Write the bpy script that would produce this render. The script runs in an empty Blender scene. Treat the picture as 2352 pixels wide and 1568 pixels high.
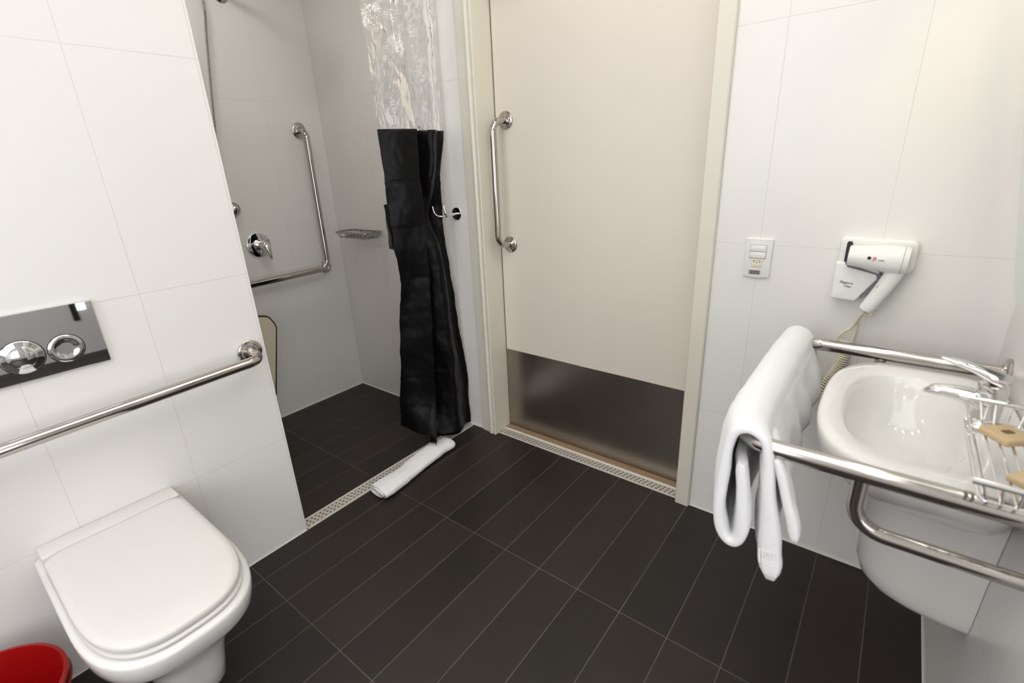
import bpy, bmesh, math, random
from mathutils import Vector, Matrix, Euler
from math import sin, cos, pi, radians
S = bpy.context.scene
COL = S.collection
random.seed(4)

# ------------------------------------------------------------------ camera, light, exposure
W = 1.887          # right wall
SX = -0.986        # shower back wall
PE = -0.984        # end of the partition wall
CH = 2.45
cam_d = bpy.data.cameras.new('camera')
cam = bpy.data.objects.new('camera', cam_d); COL.objects.link(cam)
cam.location = (1.62153, -1.677615, 1.3164)
cam.rotation_euler = (1.2199, 0.0421, 0.6573)
cam_d.sensor_width = 36.0
cam_d.lens = 1117.64 * 36.0 / 2352.0
cam_d.clip_start = 0.02
cam_d.dof.use_dof = True
cam_d.dof.focus_distance = 2.15
cam_d.dof.aperture_fstop = 3.2
S.camera = cam
S.view_settings.view_transform = 'Standard'
S.view_settings.look = 'None'
S.view_settings.gamma = 1.0
S.view_settings.use_curve_mapping = False
S.view_settings.exposure = 0.16
wd = bpy.data.worlds.new('world'); S.world = wd; wd.use_nodes = True
wd.node_tree.nodes['Background'].inputs[0].default_value = (0.9, 0.93, 1.0, 1)
wd.node_tree.nodes['Background'].inputs[1].default_value = 0.05

def light(name, kind, loc, energy, color=(1, 1, 1), size=0.1, rot=None, target=None, size_y=None, spot=None, blend=1.0):
    d = bpy.data.lights.new(name, kind); d.energy = energy; d.color = color
    if kind == 'AREA':
        d.size = size
        if size_y: d.shape = 'RECTANGLE'; d.size_y = size_y
    else:
        d.shadow_soft_size = size
    if kind == 'SPOT':
        d.spot_size = spot; d.spot_blend = blend
    o = bpy.data.objects.new(name, d); COL.objects.link(o); o.location = loc
    if target is not None:
        o.rotation_euler = (Vector(target) - Vector(loc)).to_track_quat('-Z', 'Y').to_euler()
    elif rot: o.rotation_euler = rot
    return o
# added panel standing in for bounced flash (its glowing panel is built further down)
light('ceiling_fill_light', 'AREA', (1.20, -1.50, CH - 0.045), 7.0, (1.0, 0.98, 0.955), 1.2, rot=(0, 0, 0), size_y=2.2)
# four small recessed downlights around it
DOWN = [(0.42, -0.22), (1.70, -0.20), (0.42, -2.78), (1.70, -2.78), (1.06, -0.20)]
for dx_, dy_ in DOWN:
    light('downlight_lamp', 'AREA', (dx_, dy_, CH - 0.03), 1.1, (1.0, 0.93, 0.82), 0.09, rot=(0, 0, 0))
# side fill from an added pane in the recess right of the camera
light('right_fill_light', 'AREA', (3.10, -2.3, 1.25), 9.5, (0.98, 0.985, 1.0), 1.3, rot=(radians(90), 0, radians(90)), size_y=1.6)
light('rear_fill_light', 'AREA', (0.75, -3.05, 1.55), 8.0, (0.98, 0.985, 1.0), 1.0, rot=(radians(90), 0, 0), size_y=1.2)  # added frontal fill from behind the camera
# added ceiling lamp that lifts the dark shower
light('shower_fill_light', 'AREA', (-0.50, -0.75, CH - 0.05), 2.9, (1.0, 0.95, 0.88), 0.22, rot=(0, 0, 0))
# added warm spot imitating the glow the mirror throws on the door wall
light('mirror_glow_light', 'SPOT', (1.66, -0.62, 2.12), 7.0, (1.0, 0.84, 0.42), 0.05, target=(1.705, 0.0, 1.32), spot=radians(40))

# ------------------------------------------------------------------ helpers
def link(name, bm, mat, parent=None, smooth=True, angle=35):
    me = bpy.data.meshes.new(name)
    bmesh.ops.recalc_face_normals(bm, faces=bm.faces)
    bm.to_mesh(me); bm.free()
    mats = mat if isinstance(mat, (list, tuple)) else [mat]
    for m in mats: me.materials.append(m)
    if smooth:
        for p in me.polygons: p.use_smooth = True
        try: me.set_sharp_from_angle(angle=radians(angle))
        except Exception: pass
    o = bpy.data.objects.new(name, me); COL.objects.link(o)
    if parent is not None:
        o.parent = parent
        o.matrix_parent_inverse = Matrix.Translation(parent.location).inverted() if parent.parent is None else Matrix()
    return o
def root(name, label, cat, loc, group=None):
    o = bpy.data.objects.new(name, None); COL.objects.link(o); o.location = loc
    o.empty_display_size = 0.05
    tag(o, label, cat, group); return o
def tag(o, label, cat, group=None):
    o['label'] = label; o['category'] = cat
    if group: o['group'] = group
    return o
def struct(name, bm, mat, smooth=False):
    o = link(name, bm, mat, None, smooth); o['kind'] = 'structure'; return o
def sub(parent_mesh, name, bm, mat, smooth=True, angle=35):
    """sub-part under a part (world coordinates kept)"""
    me_o = link(name, bm, mat, None, smooth, angle)
    me_o.parent = parent_mesh
    r = parent_mesh.parent
    me_o.matrix_parent_inverse = Matrix()
    return me_o

def box(bm, a, b, bev=0.0, seg=2, mi=0):
    x0, y0, z0 = a; x1, y1, z1 = b
    t = bmesh.new()
    vs = [t.verts.new(p) for p in ((x0,y0,z0),(x1,y0,z0),(x1,y1,z0),(x0,y1,z0),(x0,y0,z1),(x1,y0,z1),(x1,y1,z1),(x0,y1,z1))]
    for f in ((0,3,2,1),(4,5,6,7),(0,1,5,4),(1,2,6,5),(2,3,7,6),(3,0,4,7)): t.faces.new([vs[i] for i in f])
    if bev: bmesh.ops.bevel(t, geom=t.edges[:], offset=bev, segments=seg, profile=0.5, affect='EDGES')
    merge(bm, t, mi); return bm
def merge(bm, t, mi=0, mat=None):
    t.verts.ensure_lookup_table()
    m = {}
    for v in t.verts: m[v] = bm.verts.new(mat @ v.co if mat else v.co)
    for f in t.faces:
        try: nf = bm.faces.new([m[v] for v in f.verts]); nf.material_index = mi
        except ValueError: pass
    t.free()
def catmull(pts, n=8):
    P = [Vector(p) for p in pts]; out = []
    Q = [2*P[0]-P[1]] + P + [2*P[-1]-P[-2]]
    for i in range(1, len(Q)-2):
        for k in range(n):
            t = k/n; a, b, c, d = Q[i-1], Q[i], Q[i+1], Q[i+2]
            out.append(0.5*((2*b)+(c-a)*t+(2*a-5*b+4*c-d)*t*t+(3*b-3*c+d-a)*t**3))
    out.append(P[-1]); return out
def taper(n, vals):
    out = []
    for i in range(n):
        x = i/(n-1)*(len(vals)-1); k = min(int(x), len(vals)-2); f = x-k
        a = vals[max(k-1, 0)]; b = vals[k]; c = vals[k+1]; d = vals[min(k+2, len(vals)-1)]
        out.append(0.5*((2*b)+(c-a)*f+(2*a-5*b+4*c-d)*f*f+(3*b-3*c+d-a)*f**3))
    return out
def fillet(pts, r, n=8):
    P = [Vector(p) for p in pts]; out = [P[0]]
    rr = r if isinstance(r, (list, tuple)) else [r]*(len(P)-2)
    for i in range(1, len(P)-1):
        a, b, c = P[i-1], P[i], P[i+1]
        d1 = (a-b).normalized(); d2 = (c-b).normalized()
        ang = d1.angle(d2)
        k = min(rr[i-1]/math.tan(ang/2), (a-b).length*0.49, (c-b).length*0.49)
        R = k*math.tan(ang/2)
        cen = b + (d1+d2).normalized()*(R/math.sin(ang/2))
        s = b+d1*k-cen; e = b+d2*k-cen
        tot = s.angle(e); ax = s.cross(e).normalized()
        for j in range(n+1): out.append(cen + Matrix.Rotation(tot*j/n, 3, ax) @ s)
    out.append(P[-1]); return out
def tube(bm, pts, r, seg=16, caps=True, flat=None, mi=0):
    """sweep a circle; r number or list; flat=(axis vector, factor) squashes"""
    P = [Vector(p) for p in pts]; n = len(P)
    T = []
    for i in range(n):
        t = (P[min(i+1, n-1)]-P[max(i-1, 0)]).normalized(); T.append(t)
    up = Vector((0, 0, 1)) if abs(T[0].z) < 0.9 else Vector((1, 0, 0))
    u = (up - T[0]*up.dot(T[0])).normalized()
    rings = []
    for i in range(n):
        u = (u - T[i]*u.dot(T[i])).normalized(); v = T[i].cross(u)
        ri = r[i] if isinstance(r, (list, tuple)) else r
        ring = []
        for k in range(seg):
            a = 2*pi*k/seg
            o = u*cos(a)*ri + v*sin(a)*ri
            if flat: ax, fc = flat; ax = Vector(ax).normalized(); o = o - ax*o.dot(ax)*(1-fc)
            ring.append(bm.verts.new(P[i]+o))
        rings.append(ring)
    for i in range(n-1):
        for k in range(seg):
            f = bm.faces.new((rings[i][k], rings[i][(k+1) % seg], rings[i+1][(k+1) % seg], rings[i+1][k])); f.material_index = mi
    if caps:
        bm.faces.new(rings[0][::-1]).material_index = mi; bm.faces.new(rings[-1]).material_index = mi
    return bm
def lathe(bm, prof, origin, axis, seg=32, mi=0):
    """prof: list of (r, h) along axis"""
    ax = Vector(axis).normalized(); o = Vector(origin)
    u = ax.orthogonal().normalized(); v = ax.cross(u)
    rings = []
    for r, h in prof:
        if r < 1e-6: rings.append([bm.verts.new(o+ax*h)])
        else: rings.append([bm.verts.new(o+ax*h+u*cos(2*pi*k/seg)*r+v*sin(2*pi*k/seg)*r) for k in range(seg)])
    for a, b in zip(rings[:-1], rings[1:]):
        for k in range(seg):
            k2 = (k+1) % seg
            q = [a[k % len(a)], a[k2 % len(a)], b[k2 % len(b)], b[k % len(b)]]
            q2 = []
            for x in q:
                if x not in q2: q2.append(x)
            if len(q2) > 2: bm.faces.new(q2).material_index = mi
    return bm
def loft(bm, rings, close=True, cap0=True, cap1=True, mi=0):
    R = [[bm.verts.new(p) for p in r] for r in rings]; n = len(R[0])
    for a, b in zip(R[:-1], R[1:]):
        for k in range(n if close else n-1):
            bm.faces.new((a[k], a[(k+1) % n], b[(k+1) % n], b[k])).material_index = mi
    if cap0: bm.faces.new(R[0][::-1]).material_index = mi
    if cap1: bm.faces.new(R[-1]).material_index = mi
    return R
def prism(bm, poly, axis, d0, d1, bev=0.0, seg=2, mi=0):
    """poly: 2D list; axis 'y': (x,z) extruded along y; 'x': (y,z); 'z': (x,y)"""
    t = bmesh.new()
    def P(p, d): return {'y': (p[0], d, p[1]), 'x': (d, p[0], p[1]), 'z': (p[0], p[1], d)}[axis]
    a = [t.verts.new(P(p, d0)) for p in poly]; b = [t.verts.new(P(p, d1)) for p in poly]
    n = len(poly)
    t.faces.new(a); t.faces.new(b[::-1])
    for k in range(n): t.faces.new((a[k], b[k], b[(k+1) % n], a[(k+1) % n]))
    bmesh.ops.recalc_face_normals(t, faces=t.faces)
    if bev:
        es = [e for e in t.edges if (e.verts[0] in b and e.verts[1] in b)]
        bmesh.ops.bevel(t, geom=es, offset=bev, segments=seg, profile=0.5, affect='EDGES')
    merge(bm, t, mi); return bm
def rrect(x0, z0, x1, z1, r, n=6):
    rs = r if isinstance(r, (list, tuple)) else [r]*4     # bl, br, tr, tl
    out = []
    for (cx, cz, a0, rr) in ((x0+rs[0], z0+rs[0], pi, rs[0]), (x1-rs[1], z0+rs[1], 1.5*pi, rs[1]), (x1-rs[2], z1-rs[2], 0, rs[2]), (x0+rs[3], z1-rs[3], pi/2, rs[3])):
        for k in range(n+1):
            a = a0+pi/2*k/n; out.append((cx+cos(a)*rr, cz+sin(a)*rr))
    return out
def roundpoly(poly, r, n=5):
    P = [Vector((p[0], p[1], 0)) for p in poly]; m = len(P); out = []
    for i in range(m):
        a, b, c = P[i-1], P[i], P[(i+1) % m]
        ri = r[i] if isinstance(r, (list, tuple)) else r
        d1 = (a-b).normalized(); d2 = (c-b).normalized(); ang = d1.angle(d2)
        k = min(ri/math.tan(ang/2), (a-b).length*.49, (c-b).length*.49)
        for j in range(n+1):
            t = j/n; s = b+d1*k; e = b+d2*k
            q = s*(1-t)**2 + b*2*t*(1-t) + e*t*t
            out.append((q.x, q.y))
    return out

# ------------------------------------------------------------------ materials
def M(name, col, rough=0.5, metal=0.0, spec=0.5, coat=0.0):
    m = bpy.data.materials.new(name); m.use_nodes = True
    b = m.node_tree.nodes['Principled BSDF']
    b.inputs['Base Color'].default_value = (*col, 1); b.inputs['Roughness'].default_value = rough
    b.inputs['Metallic'].default_value = metal; b.inputs['Specular IOR Level'].default_value = spec
    b.inputs['Coat Weight'].default_value = coat
    return m
class NG:
    def __init__(s, m): s.t = m.node_tree; s.b = s.t.nodes['Principled BSDF']
    def n(s, ty, **k):
        x = s.t.nodes.new(ty)
        for a, b in k.items(): setattr(x, a, b)
        return x
    def l(s, a, b): s.t.links.new(a, b)
    def math(s, op, a, b=None, c=None, clamp=False):
        x = s.n('ShaderNodeMath', operation=op); x.use_clamp = clamp
        for i, v in enumerate((a, b, c)):
            if v is None: continue
            if hasattr(v, 'is_linked') or hasattr(v, 'links'): s.l(v, x.inputs[i])
            else: x.inputs[i].default_value = v
        return x.outputs[0]
def add_bump(m, scale, strength, dist=0.002, detail=3, tex='NOISE', stretch=None):
    g = NG(m); tc = g.n('ShaderNodeTexCoord'); t = g.n('ShaderNodeTexNoise'); t.inputs['Scale'].default_value = scale; t.inputs['Detail'].default_value = detail
    src = tc.outputs['Object']
    if stretch:
        mp = g.n('ShaderNodeMapping'); mp.inputs['Scale'].default_value = stretch; g.l(src, mp.inputs[0]); src = mp.outputs[0]
    g.l(src, t.inputs['Vector'])
    bp = g.n('ShaderNodeBump'); bp.inputs['Strength'].default_value = strength; bp.inputs['Distance'].default_value = dist
    g.l(t.outputs['Fac'], bp.inputs['Height']); g.l(bp.outputs[0], g.b.inputs['Normal'])
    return t
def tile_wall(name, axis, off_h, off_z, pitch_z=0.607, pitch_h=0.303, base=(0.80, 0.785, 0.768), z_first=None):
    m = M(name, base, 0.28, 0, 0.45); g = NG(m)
    geo = g.n('ShaderNodeNewGeometry'); sep = g.n('ShaderNodeSeparateXYZ'); g.l(geo.outputs['Position'], sep.inputs[0])
    h = sep.outputs['X' if axis == 'x' else 'Y']; z = sep.outputs['Z']
    def dist(v, off, pitch):
        a = g.math('SUBTRACT', v, off); a = g.math('DIVIDE', a, pitch)
        f = g.math('FRACT', a); f2 = g.math('SUBTRACT', 1.0, f); mn = g.math('MINIMUM', f, f2)
        return g.math('MULTIPLY', mn, pitch)
    d = g.math('MINIMUM', dist(h, off_h, pitch_h), dist(z, off_z, pitch_z))
    line = g.math('SUBTRACT', 1.0, g.math('DIVIDE', d, 0.0011, clamp=True))
    line = g.math('MULTIPLY', line, 1.0, clamp=True)
    nz = g.n('ShaderNodeTexNoise'); nz.inputs['Scale'].default_value = 1.3; nz.inputs['Detail'].default_value = 2
    g.l(geo.outputs['Position'], nz.inputs['Vector'])
    vis = g.math('MULTIPLY', line, g.math('MULTIPLY_ADD', nz.outputs['Fac'], 1.1, 0.05, clamp=True))
    mx = g.n('ShaderNodeMix', data_type='RGBA'); g.l(vis, mx.inputs[0])
    mx.inputs[6].default_value = (*base, 1); mx.inputs[7].default_value = (0.50, 0.48, 0.45, 1)
    g.l(mx.outputs[2], g.b.inputs['Base Color'])
    bp = g.n('ShaderNodeBump'); bp.inputs['Strength'].default_value = 0.35; bp.inputs['Distance'].default_value = 0.001; bp.invert = True
    g.l(line, bp.inputs['Height']); g.l(bp.outputs[0], g.b.inputs['Normal'])
    return m
m_wl = tile_wall('tile_wall_left', 'y', -1.281, 0.418, 0.603, 0.29)
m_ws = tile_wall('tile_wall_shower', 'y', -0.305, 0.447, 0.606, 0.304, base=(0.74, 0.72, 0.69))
m_wd = tile_wall('tile_wall_door', 'x', 1.290, 0.435, 0.61, 0.306)
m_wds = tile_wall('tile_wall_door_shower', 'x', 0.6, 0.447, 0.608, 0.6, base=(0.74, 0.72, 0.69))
m_wr = tile_wall('tile_wall_right', 'y', -0.45, 0.435, 0.61, 0.303)
m_ceil = M('ceiling_paint', (0.85, 0.84, 0.82), 0.8)

def floor_material():
    m = M('floor_plank_tile', (0.03, 0.026, 0.023), 0.45, 0, 0.36); g = NG(m)
    geo = g.n('ShaderNodeNewGeometry'); sep = g.n('ShaderNodeSeparateXYZ'); g.l(geo.outputs['Position'], sep.inputs[0])
    X, Y = sep.outputs['X'], sep.outputs['Y']
    # the shower side grid is set off a little from the room grid
    isS = g.math('LESS_THAN', X, -0.03)
    xo = g.math('ADD', X, g.math('MULTIPLY', isS, 0.018))
    a = g.math('DIVIDE', g.math('SUBTRACT', xo, 0.102), 0.15)
    f = g.math('FRACT', a); dx = g.math('MULTIPLY', g.math('MINIMUM', f, g.math('SUBTRACT', 1.0, f)), 0.15)
    dy = None
    for c in (-0.617, -1.207, -1.80, -2.39):
        d = g.math('ABSOLUTE', g.math('SUBTRACT', Y, c)); dy = d if dy is None else g.math('MINIMUM', dy, d)
    d = g.math('MINIMUM', dx, dy)
    line = g.math('SUBTRACT', 1.0, g.math('DIVIDE', g.math('SUBTRACT', d, 0.0005), 0.0012, clamp=True))
    n1 = g.n('ShaderNodeTexNoise'); n1.inputs['Scale'].default_value = 6; n1.inputs['Detail'].default_value = 5; g.l(geo.outputs['Position'], n1.inputs['Vector'])
    # each plank has a slightly different tone
    fx = g.math('FLOOR', a); cmb = g.n('ShaderNodeCombineXYZ'); g.l(fx, cmb.inputs[0])
    g.l(g.math('FLOOR', g.math('DIVIDE', g.math('SUBTRACT', Y, -0.617), 0.59)), cmb.inputs[1])
    wn = g.n('ShaderNodeTexWhiteNoise', noise_dimensions='2D'); g.l(cmb.outputs[0], wn.inputs['Vector'])
    tone = g.math('ADD', g.math('MULTIPLY', n1.outputs['Fac'], 0.55), g.math('MULTIPLY', wn.outputs['Value'], 0.45))
    cr = g.n('ShaderNodeValToRGB'); g.l(tone, cr.inputs[0])
    cr.color_ramp.elements[0].position = 0.2; cr.color_ramp.elements[0].color = (0.0130, 0.0105, 0.0085, 1)
    cr.color_ramp.elements[1].position = 0.8; cr.color_ramp.elements[1].color = (0.0270, 0.0195, 0.0160, 1)
    n2 = g.n('ShaderNodeTexNoise'); n2.inputs['Scale'].default_value = 3.0; n2.inputs['Detail'].default_value = 4; g.l(geo.outputs['Position'], n2.inputs['Vector'])
    gcol = g.n('ShaderNodeMix', data_type='RGBA'); gcol.inputs[6].default_value = (0.06, 0.05, 0.042, 1); gcol.inputs[7].default_value = (0.22, 0.19, 0.165, 1)
    g.l(g.math('POWER', n2.outputs['Fac'], 1.6), gcol.inputs[0])
    mx = g.n('ShaderNodeMix', data_type='RGBA'); g.l(line, mx.inputs[0]); g.l(cr.outputs[0], mx.inputs[6]); g.l(gcol.outputs[2], mx.inputs[7])
    g.l(mx.outputs[2], g.b.inputs['Base Color'])
    bp = g.n('ShaderNodeBump'); bp.inputs['Strength'].default_value = 0.25; bp.inputs['Distance'].default_value = 0.001
    h = g.math('SUBTRACT', g.math('MULTIPLY', n1.outputs['Fac'], 0.25), line)
    g.l(h, bp.inputs['Height']); g.l(bp.outputs[0], g.b.inputs['Normal'])
    return m
m_floor = floor_material()
m_ceramic = M('white_ceramic', (0.78, 0.77, 0.75), 0.12, 0, 0.5, 0.3)
m_seat = M('white_seat_plastic', (0.70, 0.685, 0.665), 0.2, 0, 0.5)
m_chrome = M('chrome', (0.78, 0.77, 0.76), 0.07, 1.0)
m_mirrorchrome = M('polished_plate', (0.74, 0.74, 0.75), 0.02, 1.0)
m_bar = M('polished_steel_tube', (0.50, 0.47, 0.44), 0.11, 1.0)
m_bardark = M('dull_steel_wire', (0.36, 0.34, 0.32), 0.22, 1.0)
add_bump(m_bar, 120, 0.02, 0.0005)
m_frame = M('cream_frame_paint', (0.72, 0.69, 0.60), 0.4)
add_bump(m_frame, 40, 0.03, 0.001)
m_door = M('cream_door_laminate', (0.74, 0.685, 0.61), 0.42)
m_white = M('white_plastic', (0.80, 0.80, 0.78), 0.3)
m_cream = M('cream_plastic', (0.82, 0.76, 0.62), 0.4)
m_black = M('black_gap', (0.012, 0.012, 0.014), 0.5)
m_caulk = M('white_caulk', (0.72, 0.70, 0.66), 0.6)
m_gasket = M('dark_gasket', (0.10, 0.09, 0.075), 0.7)

def steel_sheet():
    m = M('brushed_kick_plate', (0.40, 0.36, 0.32), 0.30, 1.0); g = NG(m)
    tc = g.n('ShaderNodeTexCoord'); mp = g.n('ShaderNodeMapping'); mp.inputs['Scale'].default_value = (3, 3, 260); g.l(tc.outputs['Object'], mp.inputs[0])
    t = g.n('ShaderNodeTexNoise'); t.inputs['Scale'].default_value = 1.0; t.inputs['Detail'].default_value = 3; g.l(mp.outputs[0], t.inputs['Vector'])
    bp = g.n('ShaderNodeBump'); bp.inputs['Strength'].default_value = 0.12; bp.inputs['Distance'].default_value = 0.001
    g.l(t.outputs['Fac'], bp.inputs['Height']); g.l(bp.outputs[0], g.b.inputs['Normal'])
    n2 = g.n('ShaderNodeTexNoise'); n2.inputs['Scale'].default_value = 5; n2.inputs['Detail'].default_value = 6; g.l(tc.outputs['Object'], n2.inputs['Vector'])
    cr = g.n('ShaderNodeValToRGB'); cr.color_ramp.elements[0].color = (0.33, 0.29, 0.25, 1); cr.color_ramp.elements[1].color = (0.46, 0.42, 0.38, 1)
    g.l(n2.outputs['Fac'], cr.inputs[0]); g.l(cr.outputs[0], g.b.inputs['Base Color'])
    v = g.n('ShaderNodeTexVoronoi'); v.inputs['Scale'].default_value = 18; g.l(tc.outputs['Object'], v.inputs['Vector'])
    return m
m_kick = steel_sheet()
def grate_material():
    m = M('drain_grate_steel', (0.60, 0.56, 0.50), 0.42, 0.25)
    return m
m_grate = grate_material()
def towel_mat():
    m = M('terry_cotton', (0.84, 0.84, 0.855), 0.95, 0, 0.1); g = NG(m)
    b = g.b; b.inputs['Sheen Weight'].default_value = 0.35
    t = add_bump(m, 420, 0.55, 0.002, 2)
    return m
m_towel = towel_mat()
def blackplastic():
    m = M('black_vinyl', (0.0032, 0.0032, 0.0036), 0.36, 0, 0.16)
    t = add_bump(m, 26, 0.16, 0.008, 5, stretch=(1, 1, 0.6))
    return m
m_blk = blackplastic()
def clearplastic():
    m = bpy.data.materials.new('clear_vinyl'); m.use_nodes = True; t = m.node_tree; t.nodes.clear()
    out = t.nodes.new('ShaderNodeOutputMaterial'); mix = t.nodes.new('ShaderNodeMixShader')
    tr = t.nodes.new('ShaderNodeBsdfTransparent'); tr.inputs[0].default_value = (0.97, 0.975, 0.98, 1)
    gl = t.nodes.new('ShaderNodeBsdfGlossy'); gl.inputs['Roughness'].default_value = 0.07; gl.inputs[0].default_value = (1, 1, 1, 1)
    df = t.nodes.new('ShaderNodeBsdfTranslucent'); df.inputs[0].default_value = (0.8, 0.82, 0.86, 1)
    add = t.nodes.new('ShaderNodeMixShader'); add.inputs[0].default_value = 0.14
    fr = t.nodes.new('ShaderNodeFresnel'); fr.inputs[0].default_value = 1.75
    tc = t.nodes.new('ShaderNodeTexCoord'); mp = t.nodes.new('ShaderNodeMapping'); mp.inputs['Scale'].default_value = (1, 1, 0.45)
    nz = t.nodes.new('ShaderNodeTexNoise'); nz.inputs['Scale'].default_value = 17; nz.inputs['Detail'].default_value = 4; nz.inputs['Distortion'].default_value = 1.2
    bp = t.nodes.new('ShaderNodeBump'); bp.inputs['Strength'].default_value = 0.9; bp.inputs['Distance'].default_value = 0.012
    L = t.links.new
    L(tc.outputs['Object'], mp.inputs[0]); L(mp.outputs[0], nz.inputs['Vector']); L(nz.outputs['Fac'], bp.inputs['Height'])
    L(bp.outputs[0], gl.inputs['Normal']); L(bp.outputs[0], fr.inputs['Normal'])
    L(tr.outputs[0], add.inputs[1]); L(df.outputs[0], add.inputs[2])
    L(fr.outputs[0], mix.inputs[0]); L(add.outputs[0], mix.inputs[1]); L(gl.outputs[0], mix.inputs[2])
    L(mix.outputs[0], out.inputs[0])
    return m
m_clear = clearplastic()
m_red = M('red_plastic', (0.30, 0.003, 0.003), 0.3, 0, 0.5)
m_kraft = M('kraft_paper', (0.56, 0.42, 0.25), 0.8)
add_bump(m_kraft, 60, 0.3, 0.002)
m_ink = M('dark_ink', (0.16, 0.10, 0.05), 0.8)
m_text = M('print_grey', (0.05, 0.05, 0.06), 0.6)
m_pink = M('print_red', (0.75, 0.10, 0.20), 0.6)
m_seatpanel = M('cream_seat_panel', (0.72, 0.66, 0.52), 0.45)
m_seatedge = M('brown_edge', (0.06, 0.035, 0.025), 0.5)
m_thresh = M('threshold_stone', (0.30, 0.21, 0.13), 0.6)
add_bump(m_thresh, 50, 0.2, 0.002)
m_mirror = M('mirror_glass', (0.80, 0.88, 0.84), 0.01, 1.0)
m_mirroredge = M('mirror_edge_green', (0.30, 0.42, 0.34), 0.2)
m_cord = M('cream_cord', (0.78, 0.72, 0.55), 0.5)
m_glow = M('fill_lamp_glow', (1, 1, 1), 0.5)  # glow of the added ceiling panel and shower lamp
def setglow(m, col, st):
    b = m.node_tree.nodes['Principled BSDF']; b.inputs['Emission Color'].default_value = (*col, 1); b.inputs['Emission Strength'].default_value = st
setglow(m_glow, (1.0, 0.98, 0.955), 1.0)
m_warm = M('added_lamp_warm', (1, 0.9, 0.7), 0.5); setglow(m_warm, (1.0, 0.88, 0.6), 5.0)  # glow of the lamp added over the mirror

m_pane_glow = M('added_pane_glow', (.9, .93, 1), .5); setglow(m_pane_glow, (.98, .985, 1.0), 1.2)  # glow of the added panes out of view

# ------------------------------------------------------------------ room shell
YB = -3.1; XR2 = 3.15
bm = bmesh.new(); box(bm, (SX-0.1, YB-0.1, -0.06), (XR2+0.1, 0.25, 0.0)); struct('floor', bm, m_floor)
bm = bmesh.new(); box(bm, (SX-0.1, YB-0.1, CH), (XR2+0.1, 0.25, CH+0.06)); struct('ceiling', bm, m_ceil)
bm = bmesh.new(); box(bm, (-0.12, YB, 0), (0.0, PE, CH)); struct('wall_left', bm, m_wl)
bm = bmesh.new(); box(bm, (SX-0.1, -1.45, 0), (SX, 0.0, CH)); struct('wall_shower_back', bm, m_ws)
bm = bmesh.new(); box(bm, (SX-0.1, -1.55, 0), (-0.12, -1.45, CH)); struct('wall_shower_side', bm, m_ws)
bm = bmesh.new()
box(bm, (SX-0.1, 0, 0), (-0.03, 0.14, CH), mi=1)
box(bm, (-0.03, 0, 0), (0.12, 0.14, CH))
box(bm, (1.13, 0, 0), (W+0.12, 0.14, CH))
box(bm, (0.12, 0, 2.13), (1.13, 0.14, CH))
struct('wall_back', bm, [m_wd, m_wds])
bm = bmesh.new(); box(bm, (W, -1.02, 0), (W+0.12, 0.0, CH)); struct('wall_right', bm, m_wr)
bm = bmesh.new(); box(bm, (W+0.12, -0.45, 0), (XR2, -0.35, CH)); struct('wall_alcove', bm, m_wr)
bm = bmesh.new(); box(bm, (XR2, YB, 0), (XR2+0.1, -0.45, CH)); struct('wall_far_right', bm, m_wr)
bm = bmesh.new(); box(bm, (-0.12, YB-0.1, 0), (XR2, YB, CH)); struct('wall_front', bm, m_wl)
# caulk lines where the walls meet the floor
def strip(name, a, b):
    bm = bmesh.new(); box(bm, a, b, 0.001, 1); struct(name, bm, m_caulk)
strip('baseboard_left', (0.0, YB, 0.0), (0.004, PE, 0.004))
strip('baseboard_shower', (SX, -1.44, 0.0), (SX+0.006, -0.006, 0.006))
strip('baseboard_back', (SX+0.006, -0.006, 0.0), (0.074, 0.0, 0.006))
strip('baseboard_back_right', (1.157, -0.005, 0.0), (W, 0.0, 0.005))
strip('baseboard_right', (W-0.004, -1.02, 0.0), (W, -0.005, 0.004))

# door frame: moulded left architrave and jamb, right architrave and jamb, head
def mould(bm, x0, x1, dirn, z1=2.2):
    """section in x/y extruded up z"""
    if dirn > 0:
        prof = [(x0, 0.0), (x0, -0.010), (x0+0.046, -0.013), (x0+0.052, -0.020), (x0+0.062, -0.022), (x0+0.070, -0.017), (x0+0.075, -0.016), (x0+0.082, -0.020), (x1-0.002, -0.020), (x1, -0.016), (x1, 0.135), (x1-0.045, 0.135), (x1-0.045, 0.0)]
    else:
        prof = [(x1, 0.0), (x1, -0.012), (x1-0.004, -0.016), (x0+0.004, -0.016), (x0, -0.012), (x0, 0.135), (x0+0.028, 0.135), (x0+0.028, 0.0)]
    prism(bm, prof, 'z', 0.0, z1)
bm = bmesh.new(); mould(bm, 0.074, 0.165, 1); struct('trim_1', bm, m_frame, smooth=False)
bm = bmesh.new(); mould(bm, 1.103, 1.157, -1); struct('trim_2', bm, m_frame, smooth=False)
bm = bmesh.new(); box(bm, (0.165, -0.014, 2.10), (1.103, 0.135, 2.2), 0.002, 1); struct('trim_3', bm, m_frame)
# threshold stone under the door
bm = bmesh.new(); box(bm, (0.165, 0.066, 0.0), (1.103, 0.2, 0.010), 0.002, 2); struct('trim_4', bm, m_thresh)
bm = bmesh.new(); box(bm, (0.165, 0.062, 0.0), (1.103, 0.0665, 0.007), 0.001, 1); struct('trim_5', bm, m_caulk)

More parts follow.
